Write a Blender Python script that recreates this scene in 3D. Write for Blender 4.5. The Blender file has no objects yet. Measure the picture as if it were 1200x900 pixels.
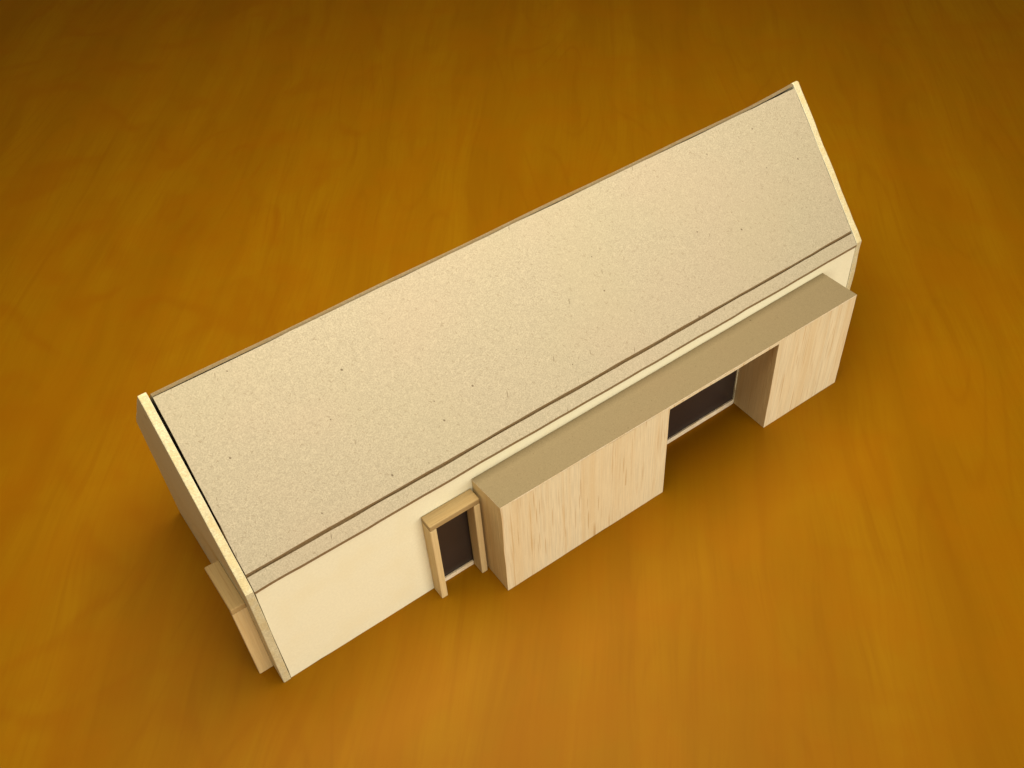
import bpy, math, random
from mathutils import Vector, Matrix

S = 0.01                      # everything below is written in centimetres
sc = bpy.context.scene
random.seed(11)

# ------------------------------------------------------------------ camera
cam_d = bpy.data.cameras.new('camera')
cam = bpy.data.objects.new('camera', cam_d)
sc.collection.objects.link(cam)
cam.location = (-1.5712*S, -14.2742*S, 23.7668*S)
cam.rotation_euler = (0.7596, 0.0509, -0.6180)
cam_d.sensor_width = 36.0
cam_d.lens = 36.0*1217.8/1200.0
cam_d.clip_start = 0.01
cam_d.clip_end = 20.0
sc.camera = cam

# ------------------------------------------------------------------ light
world = bpy.data.worlds.new('World'); sc.world = world
world.use_nodes = True
bg = world.node_tree.nodes['Background']
bg.inputs[0].default_value = (1.0, 0.68, 0.25, 1)
bg.inputs[1].default_value = 0.11

def area(name, loc, target, size, power, col):
    d = bpy.data.lights.new(name, 'AREA'); d.shape = 'RECTANGLE'
    d.size, d.size_y = size[0]*S, size[1]*S
    d.energy = power; d.color = col
    o = bpy.data.objects.new(name, d); sc.collection.objects.link(o)
    o.location = Vector(loc)*S
    o.rotation_euler = (Vector(target)-Vector(loc)).to_track_quat('-Z', 'Y').to_euler()
    return o
area('window_light', (16, -82, 20), (8, -1, 1), (94, 36), 6.7, (1.0, 0.91, 0.74))
area('vignette_fill', (8, 4, 29), (8, 4, 0), (26, 26), 1.5, (1.0, 0.90, 0.68))  # added soft lamp low over the model; its falloff stands in for lens vignetting

sc.view_settings.view_transform = 'Standard'
sc.view_settings.look = 'None'
sc.view_settings.exposure = 0.0
sc.view_settings.gamma = 1.0
sc.view_settings.use_curve_mapping = False

# ------------------------------------------------------------------ materials
class NT:
    def __init__(self, name, rough=0.8, spec=0.3):
        self.m = bpy.data.materials.new(name); self.m.use_nodes = True
        self.t = self.m.node_tree; self.n = self.t.nodes
        self.b = self.n['Principled BSDF']
        self.b.inputs['Roughness'].default_value = rough
        self.b.inputs['Specular IOR Level'].default_value = spec
        self.tc = self.n.new('ShaderNodeTexCoord')
    def link(self, a, b): self.t.links.new(a, b)
    def map(self, scale=(1, 1, 1), rot=(0, 0, 0), loc=(0, 0, 0), src=None):
        k = self.n.new('ShaderNodeMapping')
        k.inputs['Scale'].default_value = scale; k.inputs['Rotation'].default_value = rot
        k.inputs['Location'].default_value = loc
        self.link(src or self.tc.outputs['Object'], k.inputs['Vector']); return k.outputs[0]
    def noise(self, vec, scale, detail=3, rough=0.5, dist=0.0):
        k = self.n.new('ShaderNodeTexNoise'); k.inputs['Scale'].default_value = scale
        k.inputs['Detail'].default_value = detail; k.inputs['Roughness'].default_value = rough
        k.inputs['Distortion'].default_value = dist
        self.link(vec, k.inputs['Vector']); return k.outputs['Fac']
    def ramp(self, v, a, b, lo=0.0, hi=1.0):
        k = self.n.new('ShaderNodeMapRange'); k.interpolation_type = 'SMOOTHSTEP'
        k.inputs['From Min'].default_value = a; k.inputs['From Max'].default_value = b
        k.inputs['To Min'].default_value = lo; k.inputs['To Max'].default_value = hi
        self.link(v, k.inputs['Value']); return k.outputs['Result']
    def math(self, op, a, b=None, c=None):
        k = self.n.new('ShaderNodeMath'); k.operation = op
        for i, x in enumerate((a, b, c)):
            if x is None: continue
            if isinstance(x, (int, float)): k.inputs[i].default_value = x
            else: self.link(x, k.inputs[i])
        return k.outputs[0]
    def mix(self, f, a, b, mode='MIX'):
        k = self.n.new('ShaderNodeMix'); k.data_type = 'RGBA'; k.blend_type = mode
        for s, x in ((0, f), (6, a), (7, b)):
            if isinstance(x, (int, float)): k.inputs[s].default_value = x
            elif isinstance(x, tuple): k.inputs[s].default_value = (*x, 1)
            else: self.link(x, k.inputs[s])
        return k.outputs[2]
    def bump(self, h, strength, dist):
        k = self.n.new('ShaderNodeBump'); k.inputs['Strength'].default_value = strength
        k.inputs['Distance'].default_value = dist
        self.link(h, k.inputs['Height']); self.link(k.outputs[0], self.b.inputs['Normal'])
    def col(self, c): self.link(c, self.b.inputs['Base Color'])

def speck(M, scale, size, keep, seed=0.0, stretch=None, rot=(0, 0, 0)):
    """sparse little flecks: one per voronoi cell, only the cells a random number keeps"""
    st = stretch or (1, 1, 1)
    v = M.map(st, src=M.map(rot=rot, loc=(seed, seed*1.7, seed*0.6)))
    k = M.n.new('ShaderNodeTexVoronoi'); k.inputs['Scale'].default_value = scale
    M.link(v, k.inputs['Vector'])
    sep = M.n.new('ShaderNodeSeparateColor'); M.link(k.outputs['Color'], sep.inputs[0])
    on = M.ramp(sep.outputs[0], 1-keep-0.01, 1-keep+0.01)
    r = M.math('MULTIPLY', sep.outputs[1], size)
    d = M.math('SUBTRACT', r, k.outputs['Distance'])
    s = M.ramp(d, 0.0, size*0.35)
    return M.math('MULTIPLY', s, on)

def grey_board(name, c, fleck=1.0, spec=0.15, con=1.0):
    M = NT(name, 0.9, spec)
    o = M.map()
    fine = M.noise(o, 3100, 4, 0.7)
    mid = M.noise(o, 700, 3, 0.6)
    big = M.noise(o, 30, 2)
    big2 = M.noise(M.map(loc=(0.4, .1, .3)), 22, 2)
    a = M.mix(M.ramp(fine, .32, .68), tuple(x*(1-.23*con) for x in c), tuple(min(1, x*(1+.18*con)) for x in c))
    a = M.mix(M.ramp(mid, .35, .7, 0, .35*con), a, tuple(x*.86 for x in c))
    a = M.mix(M.ramp(big, .4, .65, 0, .22), a, (c[0]*1.06, c[1]*.95, c[2]*.95))
    a = M.mix(M.ramp(big2, .4, .65, 0, .25), a, (c[0]*.95, c[1]*1.0, c[2]*.90))
    # short fibres in several directions, pale and dark
    for i, (ang, dark) in enumerate(((0.3, 1), (1.2, 1), (2.2, 1), (2.8, 0), (0.8, 0), (1.8, 0))):
        r = (-0.86, 0, ang) if i % 2 else (-0.86, 0.1, ang+.4)
        f = speck(M, 2400, 0.50, .14, i*3.1, (0.30, 1.3, 1.3), r)
        f = M.math('MULTIPLY', f, (0.34 if dark else 0.26)*fleck)
        a = M.mix(f, a, (c[0]*.46, c[1]*.38, c[2]*.30) if dark else (min(1, c[0]*1.35), min(1, c[1]*1.34), min(1, c[2]*1.35)))
    f = M.math('MULTIPLY', speck(M, 260, 0.09, .8, 7.7, (0.8, 1.1, 1.1), (-0.86, 0, .9)), 0.75*fleck)
    a = M.mix(f, a, (c[0]*.22, c[1]*.16, c[2]*.12))
    f = M.math('MULTIPLY', speck(M, 420, 0.16, .25, 4.2, (0.35, 2.2, 2.2), (-0.86, 0, 1.9)), 0.6*fleck)
    a = M.mix(f, a, (c[0]*.30, c[1]*.24, c[2]*.18))
    M.col(a)
    M.bump(M.math('ADD', fine, mid), 0.14, 0.0002)
    return M.m

def cream_card(name, c):
    M = NT(name, 0.75, 0.2)
    o = M.map()
    f = M.noise(o, 1500, 4, .6); b = M.noise(o, 90, 3); g = M.noise(o, 300, 3)
    a = M.mix(M.ramp(f, .3, .7), tuple(x*.965 for x in c), tuple(min(1, x*1.02) for x in c))
    a = M.mix(M.ramp(b, .45, .7, 0, .35), a, (c[0]*.97, c[1]*.93, c[2]*.84))
    a = M.mix(M.ramp(g, .55, .75, 0, .25), a, (c[0]*.96, c[1]*.95, c[2]*.95))
    s = M.math('MULTIPLY', speck(M, 130, .10, .16, 2.2), .7)
    a = M.mix(s, a, (.22, .15, .07))
    M.col(a); M.bump(f, .25, .00012)
    return M.m

def raw_edge(name, c):
    M = NT(name, 0.85, 0.15)
    o = M.map()
    f = M.noise(o, 2200, 3, .6); g = M.noise(o, 330, 4)
    a = M.mix(M.ramp(f, .3, .7), tuple(x*.80 for x in c), tuple(min(1, x*1.06) for x in c))
    a = M.mix(M.ramp(g, .42, .62, 0, .4), a, (c[0]*.88, c[1]*.76, c[2]*.52))
    M.col(a); M.bump(f, .4, .0003)
    return M.m

def balsa(name, c, along='z', dash=1.0, seed=0.0):
    """pale wood: fine grain along one axis with short brown pore dashes"""
    M = NT(name, 0.72, 0.25)
    sh = {'x': (.035, 1, 1), 'y': (1, .035, 1), 'z': (1, 1, .035)}[along]
    sl = {'x': (.012, 1, 1), 'y': (1, .012, 1), 'z': (1, 1, .012)}[along]
    l = (seed, seed*.7, seed*1.3)
    fine = M.noise(M.map(sh, loc=l), 2600, 3, .6)
    band = M.noise(M.map(sl, loc=l), 330, 3, .6)
    wide = M.noise(M.map(sl, loc=(seed+2, 1, seed)), 95, 2)
    fuzz = M.noise(M.map(loc=l), 1700, 3, .6)
    a = M.mix(M.ramp(fine, .3, .7), tuple(x*.88 for x in c), tuple(min(1, x*1.06) for x in c))
    a = M.mix(M.ramp(band, .45, .72, 0, .55), a, (c[0]*.90, c[1]*.78, c[2]*.62))
    a = M.mix(M.ramp(wide, .42, .62, 0, .35), a, (c[0]*.96, c[1]*.88, c[2]*.76))
    a = M.mix(M.ramp(fuzz, .5, .8, 0, .35), a, (min(1, c[0]*1.05), min(1, c[1]*1.08), min(1, c[2]*1.18)))
    st = {'x': (.04, 1, 1), 'y': (1, .04, 1), 'z': (1, 1, .04)}[along]
    for i, (scl, keep, k) in enumerate(((1700, .22, .5), (1200, .10, .5), (2300, .25, .5))):
        s = speck(M, scl, .55, keep, seed+i*5.3, st)
        clump = M.ramp(M.noise(M.map(sl, loc=(seed+i, 3, 1)), 170, 2), .42, .62, .25, 1)
        s = M.math('MULTIPLY', M.math('MULTIPLY', s, clump), k*dash)
        a = M.mix(s, a, (c[0]*.62, c[1]*.42, c[2]*.22))
    stv = {'x': (.025, 1, 1), 'y': (1, .025, 1), 'z': (1, 1, .025)}[along]
    sk = M.noise(M.map(stv, loc=(seed+4, 2, 7)), 1700, 2, .6)
    brk = M.ramp(M.noise(M.map(st, loc=(seed, 9, 2)), 420, 3, .6), .42, .60)
    a = M.mix(M.math('MULTIPLY', M.math('MULTIPLY', M.ramp(sk, .56, .68), brk), .62*dash/1.5), a, (c[0]*.74, c[1]*.55, c[2]*.34))
    M.col(a); M.bump(fine, .3, .0002)
    return M.m

def table_wood():
    M = NT('amber_veneer', 0.5, 0.06)
    # grain axis: local v runs away from the viewer, u across
    ang = GRAIN
    v0 = M.map(rot=(0, 0, ang))
    warp = M.noise(M.map((1, .35, 1), src=v0), 14, 3, .5)
    wsub = M.math('SUBTRACT', warp, .5)
    comb = M.n.new('ShaderNodeCombineXYZ')
    M.link(M.math('MULTIPLY', wsub, .035), comb.inputs[0])
    add = M.n.new('ShaderNodeVectorMath'); add.operation = 'ADD'
    M.link(v0, add.inputs[0]); M.link(comb.outputs[0], add.inputs[1])
    g = add.outputs[0]
    broad = M.noise(M.map((1, .10, 1), src=g), 38, 3, .55)
    line = M.noise(M.map((1, .045, 1), src=g), 210, 3, .6)
    fine = M.noise(M.map((1, .04, 1), src=g), 900, 2, .6)
    mott = M.noise(M.map((1, .8, 1), src=v0), 45, 4, .6)
    curl = M.noise(M.map((.55, 1.5, 1), src=v0), 26, 3, .5, 1.6)
    # long dark growth lines: contours of a slow noise field
    f1 = M.noise(M.map((1, .16, 1), src=v0), 16, 2, .45, .4)
    sn = M.math('ABSOLUTE', M.math('SUBTRACT', M.math('FRACT', M.math('MULTIPLY', f1, 26)), .5))
    ln = M.ramp(sn, .0, .16, 1, 0)
    lmask = M.ramp(M.noise(M.map(loc=(3, 1, 0), src=v0), 22, 2), .42, .65)
    # a curly flame figure: contours of a rounder field
    f2 = M.noise(M.map((.9, .75, 1), src=v0), 12, 3, .5, .5)
    s2 = M.math('ABSOLUTE', M.math('SUBTRACT', M.math('FRACT', M.math('MULTIPLY', f2, 9)), .5))
    l2 = M.math('MULTIPLY', M.ramp(s2, .02, .30, 1, 0), M.ramp(M.noise(M.map(loc=(1, 5, 0), src=v0), 40, 3), .38, .62, .1, 1))
    sepv = M.n.new('ShaderNodeSeparateXYZ'); M.link(v0, sepv.inputs[0])
    leaf = M.ramp(sepv.outputs[0], LEAF-.004, LEAF+.004, 1, 0)   # left veneer leaf carries the flame figure
    c = (.278, .122, .001)
    a = M.mix(M.ramp(broad, .3, .7), (c[0]*.90, c[1]*.84, c[2]*.6), (c[0]*1.06, c[1]*1.10, c[2]*1.4))
    a = M.mix(M.ramp(line, .50, .70, 0, .42), a, (c[0]*.84, c[1]*.72, c[2]*.5))
    a = M.mix(M.ramp(fine, .4, .7, 0, .32), a, (c[0]*.88, c[1]*.80, c[2]*.6))
    a = M.mix(M.ramp(mott, .42, .62, 0, .38), a, (c[0]*1.05, c[1]*.86, c[2]*.5))
    a = M.mix(M.math('MULTIPLY', M.math('MULTIPLY', ln, lmask), .22), a, (c[0]*.78, c[1]*.60, c[2]*.3))
    a = M.mix(M.math('MULTIPLY', leaf, .10), a, (c[0]*.80, c[1]*.74, c[2]*.4))
    a = M.mix(M.math('MULTIPLY', M.math('MULTIPLY', l2, leaf), .40), a, (c[0]*.88, c[1]*.66, c[2]*.3))
    a = M.mix(M.math('MULTIPLY', M.ramp(curl, .45, .7), .25), a, (c[0]*.95, c[1]*.80, c[2]*.4))
    s = M.math('MULTIPLY', speck(M, 28, .035, .35, 1.3, (1, .5, 1), (0, 0, ang)), .5)
    a = M.mix(s, a, (.16, .06, .004))
    M.col(a)
    M.bump(M.math('ADD', line, fine), .06, .0002)
    return M.m

GRAIN = 0.663
LEAF = -0.015
CARD = grey_board('grey_board', (.405, .357, .268))
CARD2 = grey_board('brown_board', (.235, .185, .108), .7, .15, .35)
EDGE_BROWN = raw_edge('cut_board_edge', (.24, .165, .085))
EDGE_RIDGE = raw_edge('ridge_edge', (.22, .168, .098))
CREAM = cream_card('cream_card', (.81, .785, .61))
EDGE_PALE = raw_edge('pale_cut_edge', (.62, .56, .375))
BALSA = balsa('balsa_upright', (.72, .63, .44), 'z', 1.4)
BALSA_BOUNCE = balsa('balsa_bounce_tint', (.66, .52, .28), 'z', .4, 3.0)  # warmer balsa, orange table bounce on the shaded panels put into its colour
BALSA_X = balsa('balsa_lengthwise', (.37, .265, .125), 'x', .8, 5.0)
BALSA_Y = balsa('balsa_crosswise', (.45, .32, .145), 'y', .8, 8.0)
WHITE_STRIP = raw_edge('white_strip', (.78, .68, .52))
Mp = NT('dark_film', 0.32, 0.45)
nn = Mp.noise(Mp.map(), 60, 3)
Mp.col(Mp.mix(nn, (.022, .014, .012), (.034, .026, .024)))
PANE = Mp.m

# ------------------------------------------------------------------ mesh helpers
def link(name, verts, faces, mats, parent=None, fm=None, bevel=0.012, smooth=False):
    me = bpy.data.meshes.new(name)
    me.from_pydata([tuple(Vector(v)*S) for v in verts], [], faces)
    for m in (mats if isinstance(mats, (list, tuple)) else [mats]): me.materials.append(m)
    if fm:
        for p, i in zip(me.polygons, fm): p.material_index = i
    me.update()
    o = bpy.data.objects.new(name, me); sc.collection.objects.link(o)
    if parent: o.parent = parent
    if bevel:
        b = o.modifiers.new('bevel', 'BEVEL'); b.width = bevel*S; b.segments = 2
        b.limit_method = 'ANGLE'; b.angle_limit = math.radians(40); b.harden_normals = False
    return o

def jag(pts, step=.35, amp=.010, keep=None):
    """subdivide an outline and make the hand-cut edge a little uneven"""
    out = []
    n = len(pts)
    for i in range(n):
        a, b = Vector(pts[i]), Vector(pts[(i+1) % n])
        L = (b-a).length; k = max(1, int(L/step))
        d = (b-a)/max(L, 1e-9); nrm = Vector((-d.y, d.x))
        out.append(a)
        w = 0
        for j in range(1, k):
            w = .6*w+random.gauss(0, 1)*.7
            out.append(a+(b-a)*((j+random.uniform(-.2, .2))/k)+nrm*w*amp)
    return out

def plate(name, outline, frame, th, mats, parent, amp=.008, step=.35, bevel=.012, warp=None):
    """extrude a 2D outline. frame(u,v,w)->xyz; w runs 0..th. mats: [front, edge]"""
    pts = jag(outline, step, amp) if amp else [Vector(p) for p in outline]
    n = len(pts)
    V = [frame(p.x, p.y, 0) for p in pts]+[frame(p.x, p.y, th) for p in pts]
    F = [list(range(n)), list(range(2*n-1, n-1, -1))]
    F += [[i, i+n, (i+1) % n+n, (i+1) % n] for i in range(n)]
    fm = [0, 0]+[1 if isinstance(mats, (list, tuple)) and len(mats) > 1 else 0]*n
    o = link(name, V, F, mats, parent, fm, bevel)
    import bmesh
    bm = bmesh.new(); bm.from_mesh(o.data); bmesh.ops.recalc_face_normals(bm, faces=bm.faces); bm.to_mesh(o.data); bm.free()
    return o

def rect(x0, x1, z0, z1): return [(x0, z0), (x1, z0), (x1, z1), (x0, z1)]

# ------------------------------------------------------------------ table
def table():
    ca, sa = math.cos(-GRAIN), math.sin(-GRAIN)
    hw, hd = 55, 90                         # half width across the grain, half depth along it
    cs = []
    for u, v in ((-hw, -hd), (hw, -hd), (hw, hd), (-hw, hd)):
        cs.append((8+u*ca-v*sa, 10+u*sa+v*ca))
    V = [(x, y, -2.6) for x, y in cs]+[(x, y, 0) for x, y in cs]
    F = [[3, 2, 1, 0], [4, 5, 6, 7]]+[[i, (i+1) % 4, (i+1) % 4+4, i+4] for i in range(4)]
    o = link('table', V, F, table_wood(), None, None, .15)
    o['label'] = 'satin amber wooden table top with soft dark grain, filling the picture under the model'
    o['category'] = 'table'
    return o
table()

# ------------------------------------------------------------------ model house
house = bpy.data.objects.new('model_house', None); sc.collection.objects.link(house)
house.empty_display_size = .02
house['label'] = 'card and balsa model house with grey card gable roof, standing on the wooden table'
house['category'] = 'model house'

L, T, W = 20.0, 0.2, 6.63
ZE, YR, ZR = 3.985, 3.315, 7.74

# end walls: one plate each, the parapet edge just clears the roof card
def gable(x0, lean):
    out = [(-.05, 0), (0, ZE), (YR-.04, ZR), (YR+.03, ZR), (W, ZE), (W, 0)]
    def fr(u, v, w): return (x0+w+lean*(1-v/ZR), u, v)
    return plate('gable_wall', out, fr, T, [CREAM, EDGE_PALE], house, .012, .3, .02)
g0 = gable(0, .03); g0['label'] = 'near gable wall in shade with the boxed doorway'
g1 = gable(L-T, 0)

# front wall with two openings cut up from the bottom
wx0, wx1, wd, wz, tj = 4.533, 6.008, .41, 3.19, .187
bx0, bx1, p1, p2 = 6.068, 18.452, 11.462, 15.41
zb = 3.64
out = [(T+.04, 0), (wx0+tj-.03, 0), (wx0+tj-.03, 3.0), (wx1-tj+.03, 3.0), (wx1-tj+.03, 0),
       (p1-.6, 0), (p1-.6, 3.35), (p2-.02, 3.35), (p2-.02, 0), (L-T-.025, 0), (L-T-.025, 3.89), (T+.04, 3.89)]
plate('front_wall', out, lambda u, v, w: (u, .006+w-.03*(1-v/4)*max(0, 1-u/4.5), v), T, [CREAM, EDGE_PALE], house, .008, .4, .008)
plate('back_wall', rect(T+.02, L-T-.02, 0, 3.9), lambda u, v, w: (u, W-T-.02+w, v), T, [CREAM, EDGE_PALE], house, 0)

# roof: lower sheet (its lip shows at the eave), upper sheet on it, back sheet
sl = math.atan2(7.64-4.266, 3.171-.2536)
cs_, sn_ = math.cos(sl), math.sin(sl)
nrm = Vector((0, -sn_, cs_))
def slope(y0, z0):
    def fr(u, v, w):                        # plumb-cut sheets: thickness runs straight down
        return (u, y0+v*cs_, z0+v*sn_-w/cs_)
    return fr
Lr = math.hypot(7.64-4.266, 3.171-.2536)
yk = .2536+.018
plate('roof_sheet', [(T+.035, 0), (L-T-.045, 0), (L-T-.05, Lr-.02), (T+.068, Lr-.02)], slope(yk, 4.266+.018*1.1565+.022), .05, [CARD, EDGE_BROWN], house, .006, .4, .006)
Ls = (.2536-.024+.012)/cs_
plate('eave_strip', [(T+.03, 0), (L-T-.025, 0), (L-T-.03, Ls), (T+.035, Ls)], slope(-.012, 4.266-.2656*1.1565), .06, [CARD, EDGE_BROWN], house, .008, .4, .006)
plate('roof_underlay', [(T+.03, .03), (L-T-.06, .03), (L-T-.1, Lr+.06), (T+.17, Lr+.06), (T+.14, Lr*.62), (T+.03, Lr*.35)], slope(-.012, 3.985-.095), .05, [EDGE_BROWN], house, 0)

# back sheet: its cut top edge shows behind the ridge and lifts towards the far end
def back_sheet():
    nx, ny, th = 60, 10, .085
    V, F = [], []
    dy, dz = W-YR-.02, ZE-ZR
    n = math.hypot(dy, dz); oy, oz = -dz/n, dy/n          # outward normal of the back slope
    for side in (0, 1):
        for i in range(nx+1):
            x = T+.06+(L-2*T-.1)*i/nx
            lift = .075*max(0, (x-17.3)/2.4)**1.5+.008*math.sin(x*1.3)
            for j in range(ny+1):
                q = j/ny
                k = lift*max(0, 1-q*2.0)
                o = -th*side
                V.append((x, 3.246+dy*q+oy*(o+k*.5)+.03, 7.69+dz*q+oz*o+k*.9))
    m = (nx+1)*(ny+1)
    q = lambda s, i, j: s*m+i*(ny+1)+j
    for i in range(nx):
        for j in range(ny):
            F.append([q(0, i, j), q(0, i+1, j), q(0, i+1, j+1), q(0, i, j+1)])
            F.append([q(1, i, j), q(1, i, j+1), q(1, i+1, j+1), q(1, i+1, j)])
    for i in range(nx):
        F.append([q(0, i, 0), q(1, i, 0), q(1, i+1, 0), q(0, i+1, 0)])
        F.append([q(0, i, ny), q(0, i+1, ny), q(1, i+1, ny), q(1, i, ny)])
    for j in range(ny):
        F.append([q(0, 0, j), q(0, 0, j+1), q(1, 0, j+1), q(1, 0, j)])
        F.append([q(0, nx, j), q(1, nx, j), q(1, nx, j+1), q(0, nx, j+1)])
    fm = [0]*(2*nx*ny)+[1]*(len(F)-2*nx*ny)
    o = link('roof_sheet', V, F, [CARD, EDGE_RIDGE], house, fm, .01)
    o['label'] = 'back roof sheet lifting at the far end of the ridge'
back_sheet()

# narrow doorway in the front wall: lintel, jambs, dark pane, sill
def box(name, x0, x1, y0, y1, z0, z1, mat, bevel=.02, amp=0, parent=None):
    return plate(name, rect(x0, x1, z0, z1), lambda u, v, w: (u, y0+w, v), y1-y0, [mat], parent or house, amp, .3, bevel)
lin = box('lintel', wx0, wx1, -wd, 0, wz-tj, wz, BALSA_X, .03)
lin['label'] = 'lintel over the narrow front doorway'
box('jamb', wx0, wx0+tj, -wd, 0, 0, wz-tj-.004, BALSA_BOUNCE, .022, 0, lin)
box('jamb', wx1-tj, wx1, -wd, 0, 0, wz-tj-.004, BALSA_BOUNCE, .03, 0, lin)
p = box('pane', wx0+tj-.025, wx1-tj+.025, .05, .09, .0, 2.99, PANE, 0)
p['label'] = 'dark pane of the narrow front doorway'
box('sill', wx0+tj+.004, wx1-tj-.004, -.01, .045, 0, .16, WHITE_STRIP, .008, .006, p)

# glazing at the back of the porch
p = box('pane', p1-.59, p2-.022, .05, .09, .0, 3.34, PANE, 0)
p['label'] = 'wide dark pane at the back of the porch'
box('sill', p1-.595, p2-.025, -.012, .045, 0, .175, WHITE_STRIP, .008, .006, p)

# long porch box: front panel cut round the opening, ends, returns, card roof
fy = lambda x: -1.2615-(1.2836-1.2615)*(x-bx0)/(bx1-bx0)
fz = lambda x: 3.645-(.023)*(x-bx0)/(bx1-bx0)
bt = .16; ct = .05
out = [(bx0, 0), (p1, 0), (p1, fz(p1)-ct-.085), (p2, fz(p2)-ct-.085), (p2, 0), (bx1, 0), (bx1, fz(bx1)-ct), (bx0, fz(bx0)-ct)]
porch = plate('porch', out, lambda u, v, w: (u, fy(u)+w, v), bt, [BALSA, BALSA_BOUNCE], house, .007, .35, .008)  # edge faces take the bounce-tinted copy of the panel's balsa
for x0, x1 in ((bx0+.004, bx0+bt), (p1-bt, p1-.003), (p2+.003, p2+bt), (bx1-bt, bx1-.004)):
    o = plate('side_panel', [(fy(x0)+bt+.002, 0), (-.002, 0), (-.002, 3.504+.072*(x0-bx0)/(bx1-bx0)-ct-.008), (fy(x0)+bt+.002, fz(x0)-ct-.022)],
              lambda u, v, w, x0=x0: (x0+w, u, v), x1-x0, [BALSA_BOUNCE], porch, 0, .3, .008)
def porch_roof():
    th = ct-.003
    nseg = 30
    top, V, F = [], [], []
    xs = [bx0+.0+(bx1-bx0)*i/nseg for i in range(nseg+1)]
    for x in xs:
        zbk = 3.504+(3.576-3.504)*(x-bx0)/(bx1-bx0)
        j = random.gauss(0, .004)
        V += [(x, fy(x)-.002+j*.4, fz(x)), (x, -.004, zbk), (x, fy(x)-.002+j*.4, fz(x)-th), (x, -.004, zbk-th)]
    for i in range(nseg):
        a, b = i*4, i*4+4
        F += [[a, b, b+1, a+1], [a+2, a+3, b+3, b+2], [a, a+2, b+2, b], [a+1, b+1, b+3, a+3]]
    F += [[0, 1, 3, 2], [4*nseg, 4*nseg+2, 4*nseg+3, 4*nseg+1]]
    fm = []
    for i in range(nseg): fm += [0, 0, 1, 1]
    fm += [1, 1]
    link('flat_roof', V, F, [CARD2, WHITE_STRIP], porch, fm, .006)
porch_roof()

# boxed doorway on the near gable
ed, e0, e1, ez = .384, .531, 2.046, 3.029
def ybox(name, x0, x1, y0, y1, z0, z1, mat, bevel=.02, lab=None, parent=None):
    o = plate(name, rect(y0, y1, z0, z1), lambda u, v, w: (x0+w+.03*(1-v/ZR), u, v), x1-x0, [mat], parent or house, 0, .3, bevel)
    if lab: o['label'] = lab
    return o
lin = ybox('lintel', -ed, -.003, e0, e1, ez-.19, ez, BALSA_Y, .03, 'crosswise lintel of the doorway on the near gable')
ybox('jamb', -ed, -.003, e0+.01, e0+.2, 0, ez-.194, BALSA_BOUNCE, .022, 'jamb of the gable doorway next to the front corner', lin)
ybox('jamb', -.10, -.003, e1-.2, e1-.01, 0, ez-.194, BALSA_BOUNCE, .022, None, lin)
ybox('pane', -.03, -.003, e0+.21, e1-.21, .1, ez-.2, PANE, 0)
